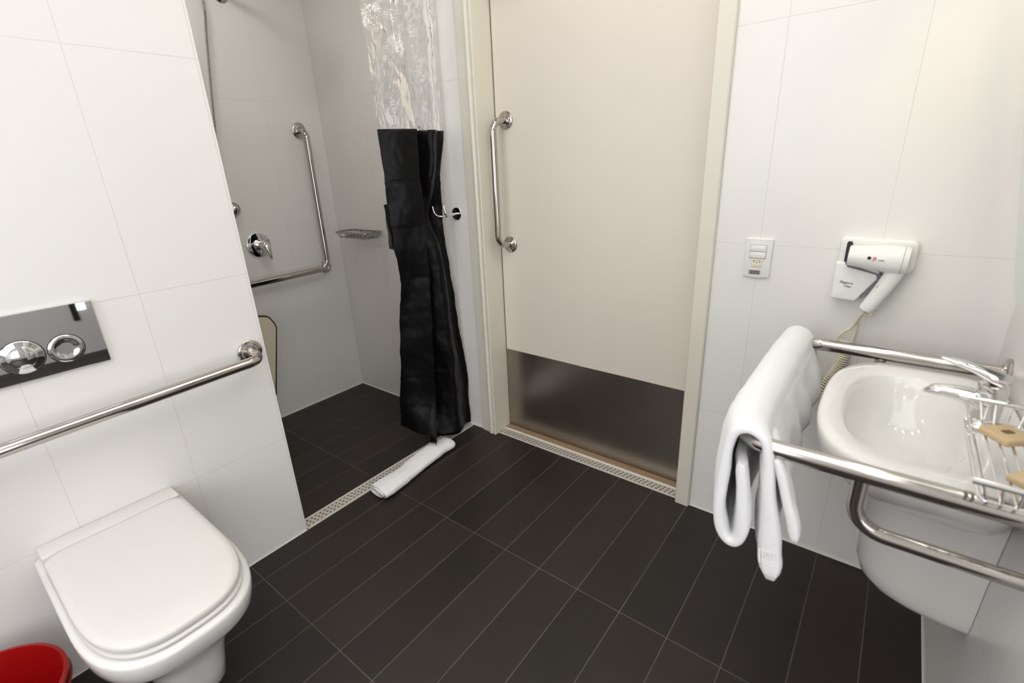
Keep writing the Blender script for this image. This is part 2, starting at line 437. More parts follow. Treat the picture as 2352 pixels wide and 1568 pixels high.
# door leaf (recessed) with kick plate and pull bar
bm = bmesh.new(); box(bm, (0.1695, 0.10, 0.014), (1.099, 0.135, 2.095), 0.002, 2)
door = struct('door_1', bm, m_door)
bm = bmesh.new(); box(bm, (0.1715, 0.0975, 0.016), (1.0985, 0.0999, 0.442), 0.0006, 1)
kp = link('kick_plate', bm, m_kick, None, False); kp.parent = door; kp['label'] = 'brushed steel kick plate across the door foot'
bm = bmesh.new(); box(bm, (0.1655, 0.101, 0.012), (0.1692, 0.133, 2.098)); 
gk = link('door_seal', bm, m_gasket, None, False); gk.parent = door
def flange(bm, c, axis, r=0.038, t=0.008):
    lathe(bm, [(0, 0), (r*0.98, 0), (r, t*0.3), (r, t*0.8), (r*0.95, t), (r*0.72, t*1.15), (r*0.66, t*1.6), (r*0.5, t*1.8), (0, t*1.8)], c, axis, 36)
hb = bmesh.new()
tube(hb, fillet([(0.227, 0.099, 1.489), (0.216, 0.022, 1.482), (0.216, 0.022, 0.974), (0.226, 0.099, 0.967)], 0.055, 10), 0.0145, 18)
ph = link('pull_handle', hb, m_bar, None); ph.parent = door; ph['label'] = 'polished steel pull bar on the door'
hb = bmesh.new(); flange(hb, (0.227, 0.0999, 1.489), (0, -1, 0), 0.036)
f1 = link('flange', hb, m_bar, None); f1.parent = ph
hb = bmesh.new(); flange(hb, (0.226, 0.0999, 0.967), (0, -1, 0), 0.036)
f1 = link('flange', hb, m_bar, None); f1.parent = ph

# ------------------------------------------------------------------ linear drains
def grate(name, label, x0, y0, x1, y1, along):
    r = root(name, label, 'drain', ((x0+x1)/2, (y0+y1)/2, 0))
    z = 0.0035
    L = (x1-x0) if along == 'x' else (y1-y0); Wd = (y1-y0) if along == 'x' else (x1-x0)
    def P(u, v, zz): return (x0+u, y0+v, zz) if along == 'x' else (x0+v, y0+u, zz)
    bm = bmesh.new()
    # trough below (dark) and plate with real holes: cells of a grid with three offset rows of slots
    nrow = 3; pit = 0.019; n = int(L/pit); pit = L/n
    rh = Wd/(nrow+0.9); vs = {}
    m0 = (Wd-rh*nrow)/2
    seg = 10
    def quadhole(u0, u1, v0, v1, cu, cv, ru, rv):
        out = []; 
        sq = [(u1, cv), (u1, v1), (cu, v1), (u0, v1), (u0, cv), (u0, v0), (cu, v0), (u1, v0)]
        inner = [(cu+cos(k*pi/4)*ru, cv+sin(k*pi/4)*rv) for k in range(8)]
        A = [bm.verts.new(P(a, b, z)) for a, b in sq]; B = [bm.verts.new(P(a, b, z)) for a, b in inner]; C = [bm.verts.new(P(a, b, 0.0012)) for a, b in inner]
        for k in range(8):
            k2 = (k+1) % 8
            bm.faces.new((A[k], A[k2], B[k2], B[k])); bm.faces.new((B[k], B[k2], C[k2], C[k]))
    for j in range(nrow):
        v0 = m0+j*rh; v1 = v0+rh
        off = pit/3*j
        for i in range(n):
            u0 = i*pit; u1 = u0+pit
            cu = u0+pit*(0.28+0.22*j); cv = (v0+v1)/2
            quadhole(u0, u1, v0, v1, cu, cv, 0.0056, 0.0043)
    # borders
    for (a, b) in ((0.0, m0), (Wd-m0, Wd)):
        q = [P(0, a, z), P(L, a, z), P(L, b, z), P(0, b, z)]
        bm.faces.new([bm.verts.new(p) for p in q])
    bmesh.ops.remove_doubles(bm, verts=bm.verts[:], dist=1e-5)
    link('perforated_plate', bm, m_grate, r, False)
    bm = bmesh.new(); box(bm, P(0, 0, 0.0004)[:2]+(0.0004,), P(L, Wd, 0.0012)[:2]+(0.0012,))
    link('channel', bm, m_black, r, False)
    bm = bmesh.new(); e = 0.004
    for (a, b, c, d) in ((0, -e, L, 0), (0, Wd, L, Wd+e)):
        p, q = P(a, b, 0.0003), P(c, d, 0.003)
        box(bm, tuple(min(p[i], q[i]) for i in range(3)), tuple(max(p[i], q[i]) for i in range(3)))
    link('rim', bm, m_caulk, r, False)
    return r
grate('linear_drain', 'perforated steel strip drain across the shower entrance', -0.060, -0.980, -0.002, -0.006, 'y')
grate('linear_drain', 'perforated steel strip drain in front of the door threshold', 0.168, 0.010, 1.100, 0.058, 'x')

# ------------------------------------------------------------------ toilet (wall hung)
TC = -1.508
def dsec(x0, L, w, z, n=2.8, xs=0.33, m=20, r0=0.012):
    """D-shaped outline, straight sides then superelliptic front"""
    xs = min(xs, L-0.08)
    pts = [(x0, TC-w+r0, z), (x0+r0*0.3, TC-w+r0*0.3, z), (x0+r0, TC-w, z)]
    for k in range(2*m+1):
        a = -pi/2+pi*k/(2*m)
        c, s = cos(a), sin(a)
        pts.append((xs+(L-xs)*abs(c)**(2/n), TC+w*math.copysign(abs(s)**(2/n), s), z))
    pts += [(x0+r0, TC+w, z), (x0+r0*0.3, TC+w-r0*0.3, z), (x0, TC+w-r0, z)]
    return [Vector(p) for p in pts]
toilet = root('toilet', 'white wall-hung toilet with closed lid on the left wall', 'toilet', (0.0, TC, 0.0))
bm = bmesh.new()
loft(bm, [dsec(0.001, .40, .040, .070), dsec(0.001, .435, .060, .078), dsec(0.001, .462, .072, .105), dsec(0.001, .478, .078, .16), dsec(0.001, .49, .090, .22), dsec(0.001, .51, .118, .27), dsec(0.001, .545, .146, .305), dsec(0.001, .568, .160, .325),
     dsec(0.001, .585, .168, .345), dsec(0.001, .594, .171, .37), dsec(0.001, .599, .172, .392), dsec(0.001, .597, .170, .399), dsec(0.001, .588, .161, .402), dsec(0.001, .57, .150, .402)])
link('bowl', bm, m_ceramic, toilet, True, 60)
bm = bmesh.new()
loft(bm, [dsec(0.085, .575, .152, .404, r0=.03), dsec(0.082, .583, .158, .406, r0=.03), dsec(0.082, .584, .159, .412, r0=.03), dsec(0.085, .578, .154, .4165, r0=.03)])
link('seat_ring', bm, m_seat, toilet, True, 60)
bm = bmesh.new()
loft(bm, [dsec(0.072, .570, .149, .4185, r0=.03), dsec(0.070, .580, .157, .421, r0=.03), dsec(0.070, .582, .158, .430, r0=.03), dsec(0.074, .577, .154, .4365, r0=.03), dsec(0.085, .560, .140, .4385, r0=.03), dsec(.12, .50, .09, .439, r0=.03)])
link('lid', bm, m_seat, toilet, True, 60)
bm = bmesh.new(); box(bm, (0.002, TC-0.157, 0.402), (0.0685, TC+0.157, 0.4345), 0.006, 3)
link('hinge_cover', bm, m_seat, toilet)

# flush plate, slightly nose-down
fp = root('flush_plate', 'shiny chrome flush plate with two round buttons above the toilet', 'flush plate', (0.0, -1.51, 0.948))
TILT = Matrix.Translation((0.009, 0, 1.032)) @ Matrix.Rotation(radians(0.7), 4, 'Y') @ Matrix.Translation((-0.009, 0, -1.032))
bm = bmesh.new(); t = bmesh.new(); box(t, (0.002, -1.634, 0.866), (0.011, -1.388, 1.032), 0.0012, 2); merge(bm, t, 0, TILT)
link('plate', bm, m_mirrorchrome, fp, False)
def button(cy, cz, r, dome):
    bm = bmesh.new()
    lathe(bm, [(0, -0.001), (r+.0015, 0.0003), (r, 0.0015), (r*.97, 0.0022), (r*.72, 0.0022), (r*.66, 0.0022+dome*.25), (r*.5, 0.0022+dome*.6), (r*.25, 0.0022+dome*.9), (0, .0022+dome)], (0.0108, cy, cz), (1, 0, 0), 48)
    bmesh.ops.transform(bm, matrix=TILT, verts=bm.verts[:])
    o = link('button', bm, m_mirrorchrome, fp, True, 50)
    g = bmesh.new(); lathe(g, [(r+0.0012, 0.0), (r+0.0012, 0.0011), (r+0.0028, 0.0011), (r+0.0028, 0)], (0.0110, cy, cz), (1, 0, 0), 48)
    bmesh.ops.transform(g, matrix=TILT, verts=g.verts[:])
    o2 = link('button_ring', g, m_black, o, True, 50)
button(-1.466, 0.924, 0.0345, -0.003)
button(-1.548, 0.927, 0.040, 0.006)

# ------------------------------------------------------------------ grab bar by the toilet
gb = root('grab_bar', 'straight steel grab bar on the left wall above the toilet', 'grab bar', (0.0, -1.45, 0.76))
bm = bmesh.new(); tube(bm, fillet([(0.004, -1.036, .770), (0.088, -1.040, .764), (0.088, -1.86, .742), (0.004, -1.864, .742)], 0.05, 10), 0.0165, 20)
link('tube', bm, m_bar, gb)
for y, z in ((-1.036, .770), (-1.864, .742)):
    bm = bmesh.new(); flange(bm, (0.0, y, z), (1, 0, 0), 0.039); link('flange', bm, m_bar, gb)

# red bin
rb = root('waste_bin', 'red plastic bin on the floor beside the toilet', 'bin', (0.222, -1.860, 0))
bm = bmesh.new(); lathe(bm, [(0, 0.004), (0.120, 0.004), (0.123, 0.0), (0.128, 0.004), (0.158, 0.240), (0.165, 0.242), (0.165, 0.252), (0.157, 0.254), (0.153, 0.240), (0.122, 0.012), (0, 0.012)], (0.222, -1.860, 0), (0, 0, 1), 64)
bkt = link('bucket', bm, m_red, rb, True, 40)
bm = bmesh.new(); tube(bm, [(0.222+0.163*cos(a), -1.860+0.163*sin(a), .228) for a in [2*pi*k/64 for k in range(65)]], 0.004, 8, False)
link('rim_band', bm, m_red, bkt)

# ------------------------------------------------------------------ shower fittings
sg = root('grab_bar', 'L-shaped steel grab bar in the shower corner', 'grab bar', (SX, -0.13, 0.8))
bx = SX+0.072
bm = bmesh.new(); tube(bm, fillet([(SX+.004, -.141, 1.527), (bx, -.146, 1.515), (bx, -.150, .800), (bx, -.90, .790), (SX+.004, -.905, .790)], [.05, .05, .05], 10), 0.0165, 18)
link('tube', bm, m_bar, sg)
bm = bmesh.new(); flange(bm, (SX, -.141, 1.527), (1, 0, 0), .039); link('flange', bm, m_bar, sg)
bm = bmesh.new(); flange(bm, (SX, -.905, .790), (1, 0, 0), .039); link('flange', bm, m_bar, sg)
bm = bmesh.new(); flange(bm, (SX, -.124, .795), (1, 0, 0), .034); tube(bm, [(SX+.008, -.124, .795), (bx-.006, -.150, .805)], .011, 14); link('corner_mount', bm, m_bar, sg)

sm = root('shower_mixer', 'round chrome shower mixer with lever on the shower wall', 'shower tap', (SX, -.479, .975))
bm = bmesh.new(); lathe(bm, [(0, 0), (.060, 0), (.062, .003), (.061, .0085), (.059, .0095), (.028, .0100), (.026, .012), (.025, .026), (0, .028)], (SX, -.479, .975), (1, 0, 0), 40)
link('backplate', bm, m_chrome, sm, True, 40)
bm = bmesh.new(); tube(bm, catmull([(SX+.020, -.476, .978), (SX+.050, -.472, .974), (SX+.068, -.468, .958), (SX+.076, -.464, .930), (SX+.080, -.462, .905)], 10), taper(41, [.020, .024, .021, .014, .010, .005]), 24)
link('lever', bm, m_chrome, sm)
bm = bmesh.new(); lathe(bm, [(0, 0), (.008, 0), (.008, .006), (0, .008)], (SX+.012, -.51, .982), (1, 0, 0), 20)
link('diverter_button', bm, m_chrome, sm)

sv = root('shower_diverter', 'small domed chrome knob with a pointed lever beside the partition edge', 'shower tap', (SX, -.558, 1.162))
bm = bmesh.new(); lathe(bm, [(0, 0), (.033, 0), (.033, .004), (.028, .016), (.018, .026), (.008, .030), (0, .031)], (SX, -.560, 1.162), (1, 0, 0), 32)
link('dome', bm, m_bar, sv, True, 40)
bm = bmesh.new(); prism(bm, [(-.548, 1.150), (-.548, 1.165), (-.62, 1.19), (-.62, 1.14), (-.600, 1.075), (-.592, 1.072)], 'x', SX+.008, SX+.016, .002, 2)
link('lever', bm, m_bar, sv)

sh = root('shower_hose', 'ribbed metal shower hose hanging on the shower wall', 'shower hose', (SX+.05, -.55, 1.3))
bm = bmesh.new(); path = catmull([(SX+.03, -.52, 2.25), (SX+.05, -.508, 2.04), (SX+.05, -.530, 1.88), (SX+.05, -.552, 1.73), (SX+.05, -.573, 1.58), (SX+.05, -.596, 1.45), (SX+.045, -.64, 1.27), (SX+.03, -.665, 1.16)], 42)
n = len(path); tube(bm, path, [0.0062 if k % 2 else 0.0079 for k in range(n)], 10)
link('hose', bm, m_chrome, sh, True, 10)
bm = bmesh.new(); lathe(bm, [(0, 0), (.022, 0), (.022, .012), (.012, .016), (.012, .045), (0, .045)], (SX, -.665, 1.155), (1, 0, 0), 24); link('wall_outlet', bm, m_chrome, sh)
sa = root('overhead_shower', 'round chrome overhead shower fitting at the top edge of the shower wall', 'shower head', (SX, -.407, 2.085))
bm = bmesh.new(); lathe(bm, [(0, 0), (.034, 0), (.034, .004), (.026, .012), (.014, .015), (0, .015)], (SX, -.407, 2.088), (1, 0, 0), 32); link('flange', bm, m_bar, sa)
bm = bmesh.new(); tube(bm, fillet([(SX+.005, -.407, 2.09), (SX+.24, -.407, 2.19), (SX+.30, -.407, 2.14)], .04, 8), .010, 16); link('arm', bm, m_chrome, sa)
bm = bmesh.new(); lathe(bm, [(0, 0), (.014, 0), (.02, .02), (.055, .045), (.058, .052), (0, .052)], (SX+.296, -.407, 2.15), (.5, 0, -.87), 32); link('shower_head', bm, m_chrome, sa)

# folded seat
fs = root('folding_seat', 'cream folding shower seat with dark edge, folded against the shower wall', 'shower seat', (SX, -.70, .17))
poly = roundpoly([(-.905, .15), (-.580, .15), (-.493, .545), (-.525, .610), (-.905, .71)], [.03, .03, .06, .04, .03], 6)
bm = bmesh.new(); prism(bm, poly, 'x', SX+.030, SX+.046, .002, 2); link('edge_frame', bm, m_seatedge, fs)
ins = roundpoly([(-.899, .156), (-.588, .156), (-.5015, .543), (-.530, .603), (-.899, .702)], [.03, .03, .055, .04, .03], 6)
bm = bmesh.new(); prism(bm, ins, 'x', SX+.040, SX+.0475, .001, 1); link('panel', bm, m_seatpanel, fs)
for y in (-.82, -.60):
    bm = bmesh.new(); box(bm, (SX, y-.02, .20), (SX+.030, y+.02, .34), .003, 2); link('hinge_bracket', bm, m_bar, fs)

# wire soap basket builder (used in the shower and by the basin)
def basket(name, label, x0, y0, x1, y1, z, h, wires, across, loc, wall_tabs):
    r = root(name, label, 'soap basket', loc); mt = m_chrome if across == 'x' else m_bardark
    bm = bmesh.new()
    if across == 'x':
        tube(bm, [(x0, y0, z), (x1, y0, z)], .0048, 12); link('near_bar', bm, mt, r)
        bm = bmesh.new(); tube(bm, [(x0, y1, z), (x1, y1, z)], .0048, 12); link('far_bar', bm, mt, r)
        bm = bmesh.new()
        tube(bm, [(x1, y0, z), (x1, y1, z)], .0036, 10); link('back_bar', bm, mt, r)
    else:
        c = fillet([(x0, (y0+y1)/2, z), (x0, y0, z), (x1, y0, z), (x1, y1, z), (x0, y1, z), (x0, (y0+y1)/2, z)], .012, 5)
        tube(bm, c, .0042, 10, False); link('top_rim', bm, mt, r)
    i = .014
    bm = bmesh.new()
    c = fillet([(x0+i, (y0+y1)/2, z-h), (x0+i, y0+i, z-h), (x1-i, y0+i, z-h), (x1-i, y1-i, z-h), (x0+i, y1-i, z-h), (x0+i, (y0+y1)/2, z-h)], .010, 5)
    tube(bm, c, .0028, 8, False); link('bottom_rim', bm, mt, r)
    bm = bmesh.new()
    for k in range(wires):
        t = (k+.5)/wires
        if across == 'x':      # wires run along y, spaced in x
            xa = x0+(x1-x0)*t; xb = x0+i+(x1-x0-2*i)*t
            p = [(xa, y0, z), (xb, y0+i, z-h), (xb, y1-i, z-h), (xa, y1, z)]
        else:
            ya = y0+(y1-y0)*t; yb = y0+i+(y1-y0-2*i)*t
            p = [(x0, ya, z), (x0+i, yb, z-h), (x1-i, yb, z-h), (x1, ya, z)]
        tube(bm, fillet(p, .006, 4), .0016 if across == 'y' else .0021, 8)
    link('wire_bed', bm, mt, r)
    L = (y1-y0) if across == 'x' else (x1-x0)
    m = max(4, int(L/.018))
    for sd_ in ((0, 1) if across != 'x' else ()):
        bm = bmesh.new()
        for k in range(m):
            t = (k+.5)/m
            if across == 'x':
                xx, xi = ((x0, x0+i), (x1, x1-i))[sd_]
                tube(bm, [(xx, y0+(y1-y0)*t, z), (xi, y0+i+(y1-y0-2*i)*t, z-h)], .0016, 6)
            else:
                yy, yi = ((y0, y0+i), (y1, y1-i))[sd_]
                tube(bm, [(x0+(x1-x0)*t, yy, z), (x0+i+(x1-x0-2*i)*t, yi, z-h)], .0016, 6)
        link('side_wires', bm, mt, r)
    for (a, b) in wall_tabs:
        bm = bmesh.new(); tube(bm, [a, b], .006, 12); link('wall_mount', bm, mt, r)
    return r
basket('soap_basket', 'flat wire soap basket on the shower wall beside the black curtain', -.825, -.125, -.560, -.012, 1.002, .028, 7, 'y', (-.69, 0, 1.0),
       [((-.76, 0.0, .998), (-.76, -.014, .998)), ((-.62, 0.0, .998), (-.62, -.014, .998))])

# ------------------------------------------------------------------ shower curtain
def interp(tab, z):
    tab = sorted(tab)
    if z <= tab[0][0]: return tab[0][1:]
    for a, b in zip(tab[:-1], tab[1:]):
        if z <= b[0]:
            t = (z-a[0])/(b[0]-a[0]); t = t*t*(3-2*t) if False else t
            return tuple(a[i]+(b[i]-a[i])*t for i in range(1, len(a)))
    return tab[-1][1:]
# z: left x,y ; crest x,y ; right x,y
CT = [(0.03, -.150, -.362, .058, -.330, -.012, -.014), (.17, -.145, -.362, .016, -.282, -.012, -.013), (.25, -.135, -.355, .010, -.266, -.012, -.012), (.41, -.12, -.345, .010, -.258, -.020, -.013), (.58, -.095, -.345, .010, -.249, -.03, -.030),
      (.70, -.085, -.335, .010, -.240, -.03, -.038), (.84, -.06, -.332, .010, -.231, -.045, -.040), (1.0, -.05, -.352, .010, -.228, -.065, -.038), (1.115, -.05, -.354, .010, -.225, -.065, -.040), (1.28, -.05, -.356, .010, -.224, -.045, -.046),
      (1.465, -.05, -.358, .010, -.216, -.03, -.020), (1.7, -.04, -.372, .006, -.225, -.03, -.016), (1.95, -.03, -.385, .0, -.24, -.03, -.014), (2.2, -.03, -.40, .0, -.25, -.03, -.012)]
def curtain_section(z, extra=0.0):
    lx, ly, cx, cy, rx, ry = interp(CT, z)
    L, C, Rr = Vector((lx, ly)), Vector((cx, cy)), Vector((rx, ry))
    n1 = Vector((0.55, -.55)); w = Rr-C
    s = 0.5+0.5*min(1, max(0, (1.3-z)/1.0))
    pts = [L, L.lerp(C, .30)+n1*.012*sin(z*5+1), L.lerp(C, .66)+n1*.016*sin(z*4+2.2), C,
           C+Vector((-.055, .012)), C+w*.22+Vector((-.085, 0)), C+w*.38+Vector((-.030, 0)), C+w*.55+Vector((.012, 0.0))+n1*.012*sin(z*6), C+w*.74+Vector((.004*s, 0)), C+w*.88+Vector((-.012, 0)), Rr]
    gl_ = math.exp(-((z-1.12)/.11)**2)
    for q_, a_ in ((6, .02), (7, .050), (8, .045), (9, .020)): pts[q_] = pts[q_]-Vector((a_*gl_, 0))
    pts3 = [(p.x, min(p.y, -.008), 0) for p in pts]
    pts3 = [pts3[0]] + [pts3[1], pts3[2], tuple(Vector(pts3[3])*.98+Vector(pts3[2])*.02), pts3[3], tuple(Vector(pts3[3])*.9+Vector(pts3[4])*.1)] + pts3[4:]
    return catmull(pts3, 7)
from mathutils import noise
def curtain_mesh(z0, z1, nz, crumple, bottom=None, seed=0.0):
    bm = bmesh.new(); rows = []
    for j in range(nz+1):
        z = z0+(z1-z0)*j/nz
        sec = curtain_section(z); row = []
        for k, p in enumerate(sec):
            zz = z
            if bottom and j < nz*.3:
                f = 1-j/(nz*.3); zz = z+bottom(k/(len(sec)-1))*f
            q = Vector((p.x, p.y, zz))
            nn = noise.noise_vector(Vector((p.x*14+seed, p.y*14, zz*9)))*crumple + noise.noise_vector(Vector((p.x*45+seed, p.y*45, zz*30)))*crumple*.35
            q += Vector((nn.x, nn.y, 0))
            # horizontal packing creases
            for zc in (.63, .86, 1.08, 1.26, .38): q.x -= .003*math.exp(-((zz-zc)/.004)**2) * (1 if seed < 50 else 0)
            q.y = min(q.y, -.006)
            row.append(bm.verts.new(q))
        rows.append(row)
    for a, b in zip(rows[:-1], rows[1:]):
        for k in range(len(a)-1): bm.faces.new((a[k], a[k+1], b[k+1], b[k]))
    return bm
cu = root('shower_curtain', 'shower curtain with clear top and black bottom gathered beside the door frame', 'shower curtain', (-.03, -.2, 2.12))
def botf(u):   # hem height offset across the curtain
    tab = [(0, .10), (.22, .085), (.34, .045), (.38, .035), (.42, .05), (.6, .02), (1, .0)]
    for a, b in zip(tab[:-1], tab[1:]):
        if u <= b[0]: return a[1]+(b[1]-a[1])*(u-a[0])/(b[0]-a[0])
    return 0
bp_ = link('black_panel', curtain_mesh(.020, 1.463, 150, .006, botf, 3.0), m_blk, cu, True, 180)
sd = bp_.modifiers.new('thick', 'SOLIDIFY'); sd.thickness = .0012
cp_ = link('clear_panel', curtain_mesh(1.458, 2.115, 70, .010, None, 60.0), m_clear, cu, True, 180)
# loose flap showing behind the left edge
bm = bmesh.new(); rows = []
for j in range(13):
    z = 1.175-.185*j/12
    rows.append([bm.verts.new((x, y+.002*sin(j), z)) for x, y in ((-.050-.004*sin(j*.6), -.374+.022*(j/12)), (-.080, -.355+.02*(j/12)), (-.115, -.325), (-.13, -.28))])
for a, b in zip(rows[:-1], rows[1:]):
    for k in range(3): bm.faces.new((a[k], a[k+1], b[k+1], b[k]))
o = link('loose_flap', bm, m_blk, cu, True, 180); sd = o.modifiers.new('thick', 'SOLIDIFY'); sd.thickness = .0015
for k in range(5):
    bm = bmesh.new(); y = -.36+.08*k
    tube(bm, [(-.03+.018*cos(a), y, 2.122+.018*sin(a)) for a in [2*pi*i/20 for i in range(21)]], .0018, 6, False)
    link('curtain_ring', bm, m_white, cu)
bm = bmesh.new(); tube(bm, [(-.03, 0.0, 2.125), (-.03, PE+.0, 2.125)], .0125, 18)
tag(link('curtain_rod', bm, m_bar), 'steel rod carrying the shower curtain', 'curtain rod')

# robe hook
rh = root('robe_hook', 'chrome double robe hook on the wall beside the door frame', 'hook', (-.008, 0, 1.108))
bm = bmesh.new(); lathe(bm, [(0, 0), (.027, 0), (.0285, .002), (.0285, .004), (.0275, .005), (.008, .0052), (.0065, .010), (.006, .066), (.010, .067), (.010, .072), (0, .073)], (-.006, 0, 1.108), (0, -1, 0), 32)
link('base', bm, m_chrome, rh, True, 40)
for pr in ([(-.006, -.068, 1.106), (-.024, -.082, 1.103), (-.036, -.100, 1.108), (-.043, -.110, 1.124), (-.046, -.114, 1.150)], [(-.006, -.068, 1.106), (.004, -.076, 1.106), (.006, -.084, 1.115), (.003, -.087, 1.130), (.0, -.088, 1.153)]):
    bm = bmesh.new(); tube(bm, catmull(pr, 6), .0042, 12); link('prong', bm, m_chrome, rh)

# ------------------------------------------------------------------ rolled towel on the floor
tw = root('rolled_towel', 'white rolled towel lying on the floor along the shower drain', 'towel', (.06, -.46, 0))
bm = bmesh.new()
NL = 46; rings = []
p0 = Vector((.068, -.690)); p1 = Vector((.036, -.232))
for i in range(NL+1):
    t = i/NL; c = p0.lerp(p1, t); c.x += .006*sin(t*7)
    w = .054+.003*sin(t*11+1)-.006*t; h = .0235+.0015*sin(t*9)
    if i == 0 or i == NL: w *= .90; h *= .86
    ring = []
    for k in range(40):
        a = 2*pi*k/40
        ca, sa_ = cos(a), sin(a)
        rx = w*math.copysign(abs(ca)**.8, ca); rz = h*math.copysign(abs(sa_)**.8, sa_)
        if 0 < ca and sa_ > 0: rz *= 1.0-.10*ca
        groove = .0035*math.exp(-((a-2.55)/.10)**2)+.002*math.exp(-((a-1.1)/.08)**2)
        q = Vector((c.x+rx*(1-groove*12), c.y, .0245+rz-groove))
        nn = noise.noise_vector(q*38)*.0020+noise.noise_vector(q*11)*.0035
        q += nn; q.z = max(q.z, .004); ring.append(q)
    rings.append(ring)
loft(bm, rings, True, False, False)
link('roll', bm, m_towel, tw, True, 180)
# spiral layers visible at both ends
for (c, dy, nm) in ((p0, -1, 0), (p1, 1, 1)):
    bm = bmesh.new()
    sp = []
    for k in range(110):
        a = k/110*2*pi*3.3; f = 1-.80*k/110
        sp.append(Vector((c.x+.047*f*cos(a+2.2), c.y, .0245+.0195*f*sin(a+2.2))))
    inner = [bm.verts.new(p+Vector((0, dy*.004*(1 if k % 2 else .7), 0))) for k, p in enumerate(sp)]
    # thick ribbon along spiral
    rr = []
    for k, p in enumerate(sp):
        rr.append([p+Vector((0, dy*.002, .0018)), p+Vector((0, dy*.007, 0)), p+Vector((0, dy*.002, -.0018)), p+Vector((0, -dy*.012, 0))])
    for v in inner: bm.verts.remove(v)
    loft(bm, rr, True, True, True)
    # closing pad behind the spiral
    pad = [Vector((c.x+.046*cos(2*pi*k/32), c.y-dy*.004, .0245+.0195*sin(2*pi*k/32))) for k in range(32)]
    bm.faces.new([bm.verts.new(p) for p in pad])
    link('rolled_end', bm, m_towel, tw, True, 60)

# ------------------------------------------------------------------ outlet plate
ou = root('outlet_plate', 'white switch and socket plate on the wall right of the door', 'outlet', (1.29, 0, 1.005))
bm = bmesh.new()
poly = roundpoly([(1.256, .946), (1.290, .940), (1.330, .946), (1.330, 1.066), (1.250, 1.066)], [.004, .03, .004, .003, .003], 5)
poly = roundpoly([(1.2515, .946), (1.2905, .941), (1.3295, .946), (1.3295, 1.065), (1.2515, 1.065)], [.004, .04, .004, .003, .003], 5)
prism(bm, poly, 'y', 0.0, -.009, .003, 3); link('cover', bm, m_white, ou)
for (z0, z1) in ((1.026, 1.0445), (1.0055, 1.0245)):
    bm = bmesh.new(); box(bm, (1.268, -.0125, z0), (1.3125, -.0085, z1), .0008, 2); link('rocker_switch', bm, m_white, ou)
bm = bmesh.new(); box(bm, (1.2665, -.0096, 1.003), (1.314, -.0088, 1.0465)); link('switch_gap', bm, M('soft_gap', (.45, .44, .42), .7), ou, False)
bm = bmesh.new(); box(bm, (1.275, -.0115, .978), (1.306, -.0085, 1.0015), .0015, 2); sk = link('socket', bm, m_cream, ou)
bm = bmesh.new()
for x, z in ((1.2825, .9945), (1.2905, .9915), (1.2985, .9945)):
    lathe(bm, [(.0018, 0), (.0018, .0004), (0, .0004)], (x, -.0115, z), (0, -1, 0), 12)
tube(bm, [(1.277+.0135*(1-cos(pi*k/12)), -.0117, .9945+.0045*sin(pi*k/12)) for k in range(13)], .0005, 5)
link('socket_holes', bm, m_black, sk)
bm = bmesh.new(); box(bm, (1.2705, -.0098, .9535), (1.3035, -.0090, .9665)); vst = link('voltage_sticker', bm, M('sticker_grey', (.30, .22, .22), .6), ou, False)
def text(name, body, size, mat, parent, mx, bold=0.0, space=1.0, shear=0.0):
    cd = bpy.data.curves.new(name, 'FONT'); cd.body = body; cd.size = size; cd.extrude = .0001; cd.offset = bold; cd.space_character = space; cd.shear = shear
    cd.align_x = 'CENTER'; cd.align_y = 'CENTER'; cd.resolution_u = 3
    o = bpy.data.objects.new(name, cd); COL.objects.link(o)
    dg = bpy.context.evaluated_depsgraph_get(); dg.update()
    me = bpy.data.meshes.new_from_object(o.evaluated_get(dg)); bpy.data.objects.remove(o)
    me.transform(mx); me.materials.clear(); me.materials.append(mat)
    n = bpy.data.objects.new(name, me); COL.objects.link(n); n.parent = parent
    n.matrix_parent_inverse = Matrix.Translation(parent.location).inverted() if parent.parent is None else Matrix()
    return n
TX = Matrix.Rotation(pi/2, 4, 'X')
text('voltage_number', '220', .0145, m_text, vst, Matrix.Translation((1.287, -.0100, .960)) @ TX, .0003, 1.15)

# ------------------------------------------------------------------ hair dryer in wall holder
hh = root('hair_dryer_holder', 'white wall holder carrying the hair dryer', 'hair dryer holder', (1.58, 0, 1.0))
bm = bmesh.new()
prism(bm, roundpoly([(1.502, .985), (1.676, .992), (1.676, 1.081), (1.502, 1.083)], [.008, .026, .018, .014], 6), 'y', 0.0, -.025, .006, 3)
link('top_shell', bm, m_white, hh)
bm = bmesh.new()
prism(bm, roundpoly([(1.503, .912), (1.562, .910), (1.604, .978), (1.606, 1.000), (1.530, 1.018), (1.500, 1.018)], [.010, .006, .006, .006, .006, .008], 6), 'y', 0.0, -.046, .005, 3)
link('front_shell', bm, m_white, hh)
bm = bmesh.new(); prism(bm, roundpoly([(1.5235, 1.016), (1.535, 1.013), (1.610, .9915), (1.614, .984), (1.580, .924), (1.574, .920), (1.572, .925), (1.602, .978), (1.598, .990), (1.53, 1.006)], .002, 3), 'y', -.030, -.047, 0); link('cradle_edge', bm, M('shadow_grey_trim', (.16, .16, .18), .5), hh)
bm = bmesh.new(); prism(bm, rrect(1.5185, 1.012, 1.531, 1.074, .005), 'y', -.028, -.036, .001, 1); link('nozzle_recess', bm, m_black, hh)
text('maker_text', 'Elegance', .0092, m_text, hh, Matrix.Translation((1.534, -.0464, .9615)) @ Matrix.Rotation(radians(5), 4, 'Y') @ TX, .00012, 1.0, .25)
text('maker_text', 'Clean', .0082, m_text, hh, Matrix.Translation((1.538, -.0464, .9515)) @ Matrix.Rotation(radians(5), 4, 'Y') @ TX, .00012, 1.0, .25)

